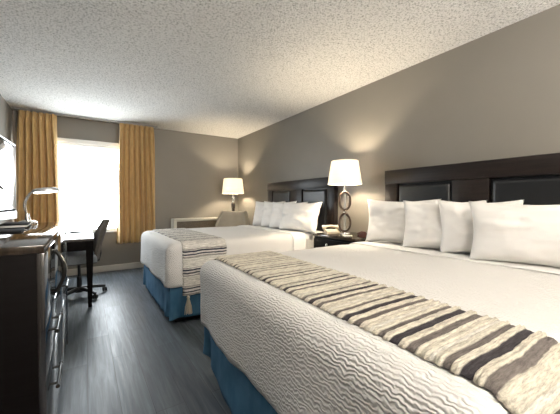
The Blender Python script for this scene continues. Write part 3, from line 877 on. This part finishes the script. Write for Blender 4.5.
for ci, (c0, c1) in enumerate(cols_):
    for z0, z1 in ((0.075, 0.455), (0.46, 0.66)):
        b = NB(); box(b, hx - 0.022, hx - 0.002, c0, c1, z0, z1, 0.003); dr = link('drawer', b, M['lacquer'], ds)
        if not (ci and z0 < 0.2): bar_pull(dr, (c0 + c1) / 2 - (0.14 if ci else 0.16), (0.37 if z0 < 0.2 else 0.60), 0.21)
# upper doors, with a bowed vertical handle
b = NB(); box(b, hx - 0.022, hx - 0.002, ya, -0.30, 0.666, DZ - 0.034, 0.003); d1 = link('upper_door', b, M['lacquer'], ds)
b = NB(); box(b, hx - 0.022, hx - 0.002, -0.294, hy - 0.032, 0.666, DZ - 0.034, 0.003); d2 = link('upper_door', b, M['lacquer'], ds)
b = NB()
tube(b, [(hx - 0.004 + 0.036 * sin(pi * k / 24) ** 0.85, -0.27, 0.675 + 0.215 * k / 24) for k in range(25)], [0.0085] * 25, 10)
bw = link('bow_handle', b, M['bronze'], d2)
b = NB()
tube(b, [(hx - 0.002 + 0.046 * sin(pi * k / 24) ** 0.85, -0.27, 0.672 + 0.221 * k / 24) for k in range(25)], 0.0028, 8)
link('chrome_edge', b, M['chrome'], bw)

# ------------------------------------------------------------------ television
tv = tag(empty('television', (-0.43, 2.24, DZ + 0.001), rad(-2.0)), 'flat television with a silver lower edge standing on the dresser', 'television')
b = NB(); lathe(b, [(0, 0), (0.15, 0), (0.15, 0.008), (0.12, 0.014), (0.03, 0.02), (0, 0.02)], 36, loc=(-0.08, 0, 0), sx=0.5, sy=1.15); link('stand_base', b, M['black_gloss'], tv)
b = NB(); box(b, -0.075, -0.045, -0.045, 0.045, 0.015, 0.30, 0.006); box(b, -0.05, -0.034, -0.045, 0.045, 0.2, 0.30, 0.004); link('stand_neck', b, M['black'], tv)
b = NB(); box(b, -0.035, 0.03, -0.365, 0.365, 0.055, 0.535, 0.008, 3); link('housing', b, M['black_matte'], tv)
b = NB(); box(b, 0.028, 0.036, -0.368, 0.368, 0.05, 0.098, 0.003); box(b, 0.028, 0.034, -0.368, 0.368, 0.528, 0.538, 0.002); box(b, 0.028, 0.034, -0.368, -0.363, 0.098, 0.528, 0.001); box(b, 0.028, 0.034, 0.363, 0.368, 0.098, 0.528, 0.001)
link('bezel', b, M['silver'], tv)
b = NB(); box(b, 0.03, 0.0325, -0.345, 0.345, 0.112, 0.518, 0.0005); link('screen', b, M['black_gloss'], tv)

# guest binder and magazine on the dresser
bd = tag(empty('binder', (-0.365, 2.50, DZ + 0.001), rad(4)), 'black guest binder with white pages on the dresser below the television', 'binder')
b = NB(); box(b, -0.07, 0.062, -0.16, 0.16, 0, 0.004, 0.001); box(b, -0.07, 0.062, -0.16, 0.16, 0.017, 0.021, 0.001); box(b, -0.075, -0.069, -0.16, 0.16, 0, 0.021, 0.002); link('cover', b, M['black_matte'], bd)
b = NB(); box(b, -0.068, 0.056, -0.153, 0.153, 0.0045, 0.0165, 0.001); link('pages', b, M['paper'], bd)
b = NB(); box(b, -0.085, 0.075, -0.13, 0.13, 0, 0.008, 0.002)
mg = tag(link('booklet', b, M['black_matte']), 'black booklet at the near end of the dresser', 'booklet'); mg.location = (-0.355, 2.08, DZ + 0.001); mg.rotation_euler = (0, 0, rad(4))

# desk lamp
dl = tag(empty('desk_lamp', (-0.35, 2.78, DZ + 0.001)), 'chrome gooseneck desk lamp with a glowing oval head on the dresser', 'lamp')
b = NB(); lathe(b, [(0, 0), (0.055, 0), (0.055, 0.012), (0.045, 0.02), (0.016, 0.03), (0.012, 0.075), (0, 0.075)], 32); link('base', b, M['chrome'], dl)
b = NB()
for dy_ in (-0.008, 0.008):
    pts = []
    for k in range(22):
        t = k / 21; a = pi - t * rad(125)
        pts.append((0.115 + 0.115 * cos(a) if k else 0, dy_ , 0.075 + 0.06 * min(1, t * 3) + 0.095 * sin(a) * 1.0))
    q = dy_ * 0.7
    pts = [(0, dy_, 0.06), (-0.010 - q, dy_, 0.10), (-0.014 - q, dy_, 0.13), (-0.010 - q, dy_, 0.16), (0.000 - q, dy_, 0.190), (0.016 - q, dy_, 0.218), (0.034, dy_, 0.240)]
    tube(b, pts, 0.0045, 8)
link('gooseneck', b, M['chrome'], dl)
b = NB()
lathe(b, [(0, 0.020), (0.055, 0.017), (0.076, 0.008), (0.082, -0.006), (0.078, -0.012), (0.06, -0.006), (0, -0.006)], 40, loc=(0.106, 0, 0.246), sx=1.0, sy=0.62, mat=Matrix.Rotation(rad(-6), 4, 'Y'))
hd = link('lamp_head', b, M['silver'], dl)
b = NB(); tube(b, [(0.106 + 0.058 * cos(2 * pi * k / 32), 0.038 * sin(2 * pi * k / 32), 0.240 + 0.0070 * cos(2 * pi * k / 32) - 0.006) for k in range(32)], 0.009, 8, closed=True)
link('light_tube', b, M['led'], hd)

# ------------------------------------------------------------------ desk
dk = tag(empty('desk', (-0.27, 4.55, 0)), 'dark wood desk with tapered legs beyond the dresser by the window', 'desk')
X0, X1, Y0, Y1 = -0.36, 0.345, -0.79, 0.78
b = NB(); box(b, X0, X1, Y0, Y1, 0.715, 0.745, 0.004); link('top', b, M['desk_top'], dk)
b = NB(); box(b, X0 + 0.03, X1 - 0.03, Y0 + 0.008, Y0 + 0.03, 0.615, 0.715, 0.002); box(b, X0 + 0.03, X1 - 0.03, Y1 - 0.03, Y1 - 0.008, 0.615, 0.715, 0.002)
box(b, X0 + 0.008, X0 + 0.03, Y0 + 0.03, Y1 - 0.03, 0.615, 0.715, 0.002)
box(b, X1 - 0.030, X1 - 0.008, Y0 + 0.03, Y1 - 0.03, 0.655, 0.715, 0.002)
link('apron', b, M['espresso'], dk)
for xx, yy in ((X0, Y0), (X1, Y0), (X0, Y1), (X1, Y1)):
    b = NB(); sx_ = 1 if xx > 0 else -1; sy_ = 1 if yy > 0 else -1
    b2 = bmesh.new(); bmesh.ops.create_cube(b2, size=1.0)
    for v in b2.verts:
        tp = v.co.z > 0; wdt = 0.075 if tp else 0.036
        v.co = Vector((xx - sx_ * (0.004 + (0.5 + (-sx_ * v.co.x)) * wdt if True else 0) - (0 if tp else sx_ * 0.022), yy - sy_ * (0.004 + (0.5 + (-sy_ * v.co.y)) * wdt), 0.715 if tp else 0.0))
    bmesh.ops.bevel(b2, geom=b2.edges[:], offset=0.003, segments=2, affect='EDGES'); merge(b, b2)
    link('leg', b, M['espresso'], dk)
b = NB(); box(b, -0.07, 0.07, -0.022, 0.022, 0, 0.016, 0.004)
rm = empty('remote_control', (-0.10, 4.58, 0.746), rad(15)); tag(rm, 'slim black remote control lying on the desk', 'remote control')
link('housing', b, M['black'], rm)
b = NB()
for i in range(5):
    for j in range(2): box(b, -0.05 + i * 0.018, -0.04 + i * 0.018, -0.013 + j * 0.014, -0.003 + j * 0.014, 0.014, 0.0185, 0.001)
link('buttons', b, M['silver'], rm)

# ------------------------------------------------------------------ desk chair
ch = tag(empty('desk_chair', (-0.07, 4.28, 0), rad(4)), 'grey swivel desk chair with castors pulled up to the desk', 'chair')
def back_c(u, v):
    z = 0.44 + 0.475 * v
    w_ = 0.19 + 0.035 * sin(pi * min(1, v * 1.1)) - 0.10 * max(0, v - 0.78) / 0.22
    y = (2 * u - 1) * w_
    x = 0.19 + 0.02 * v + 0.105 * v ** 1.6 - 0.05 * (2 * u - 1) ** 2
    return (x, y, z)
b = NB(); grid(b, 22, 26, back_c); o = link('backrest', b, M['chair_fabric'], ch, angle=180, recalc=False); solid(o, 0.038, 0)
md = o.modifiers.new('soft', 'BEVEL'); md.width = 0.014; md.segments = 3; md.limit_method = 'ANGLE'
b = rounded_shell(-0.27, 0.17, -0.23, 0.23, 0.425, 0.53, 0.045, 0.03, None, True); link('seat', b, M['seat_fabric'], ch, angle=60)
b = NB(); box(b, -0.20, 0.17, -0.17, 0.17, 0.405, 0.434, 0.01); link('seat_pan', b, M['black'], ch)
b = NB(); tube(b, [(0.10, 0, 0.415), (0.20, 0, 0.42), (0.215, 0, 0.50), (0.21, 0, 0.60)], [0.02, 0.022, 0.022, 0.018], 10); link('back_bracket', b, M['black'], ch)
b = NB(); tube(b, [(0, 0, 0.08), (0, 0, 0.24)], 0.026, 16); tube(b, [(0, 0, 0.24), (0, 0, 0.405)], 0.016, 16); link('column', b, M['black'], ch)
b = NB(); lathe(b, [(0, 0.055), (0.045, 0.055), (0.05, 0.08), (0.035, 0.115), (0, 0.115)], 24)
for k in range(5):
    a = 2 * pi * k / 5 + rad(12); tube(b, [(0.02 * cos(a), 0.02 * sin(a), 0.095), (0.15 * cos(a), 0.15 * sin(a), 0.09), (0.28 * cos(a), 0.28 * sin(a), 0.068)], [0.026, 0.021, 0.015], 10)
link('star_base', b, M['black'], ch)
for k in range(5):
    a = 2 * pi * k / 5 + rad(12); b = NB()
    for s in (-0.014, 0.014):
        lathe(b, [(0, -0.009), (0.022, -0.009), (0.027, -0.005), (0.027, 0.005), (0.022, 0.009), (0, 0.009)], 20, loc=(s, 0, 0.027), mat=Matrix.Rotation(rad(90), 4, 'Y'))
    tube(b, [(0, 0, 0.03), (0, 0, 0.062)], 0.008, 8)
    o = link('caster', b, M['black'], ch); o.location = (0.275 * cos(a), 0.275 * sin(a), 0.0); o.rotation_euler = (0, 0, a + 0.9 * k)
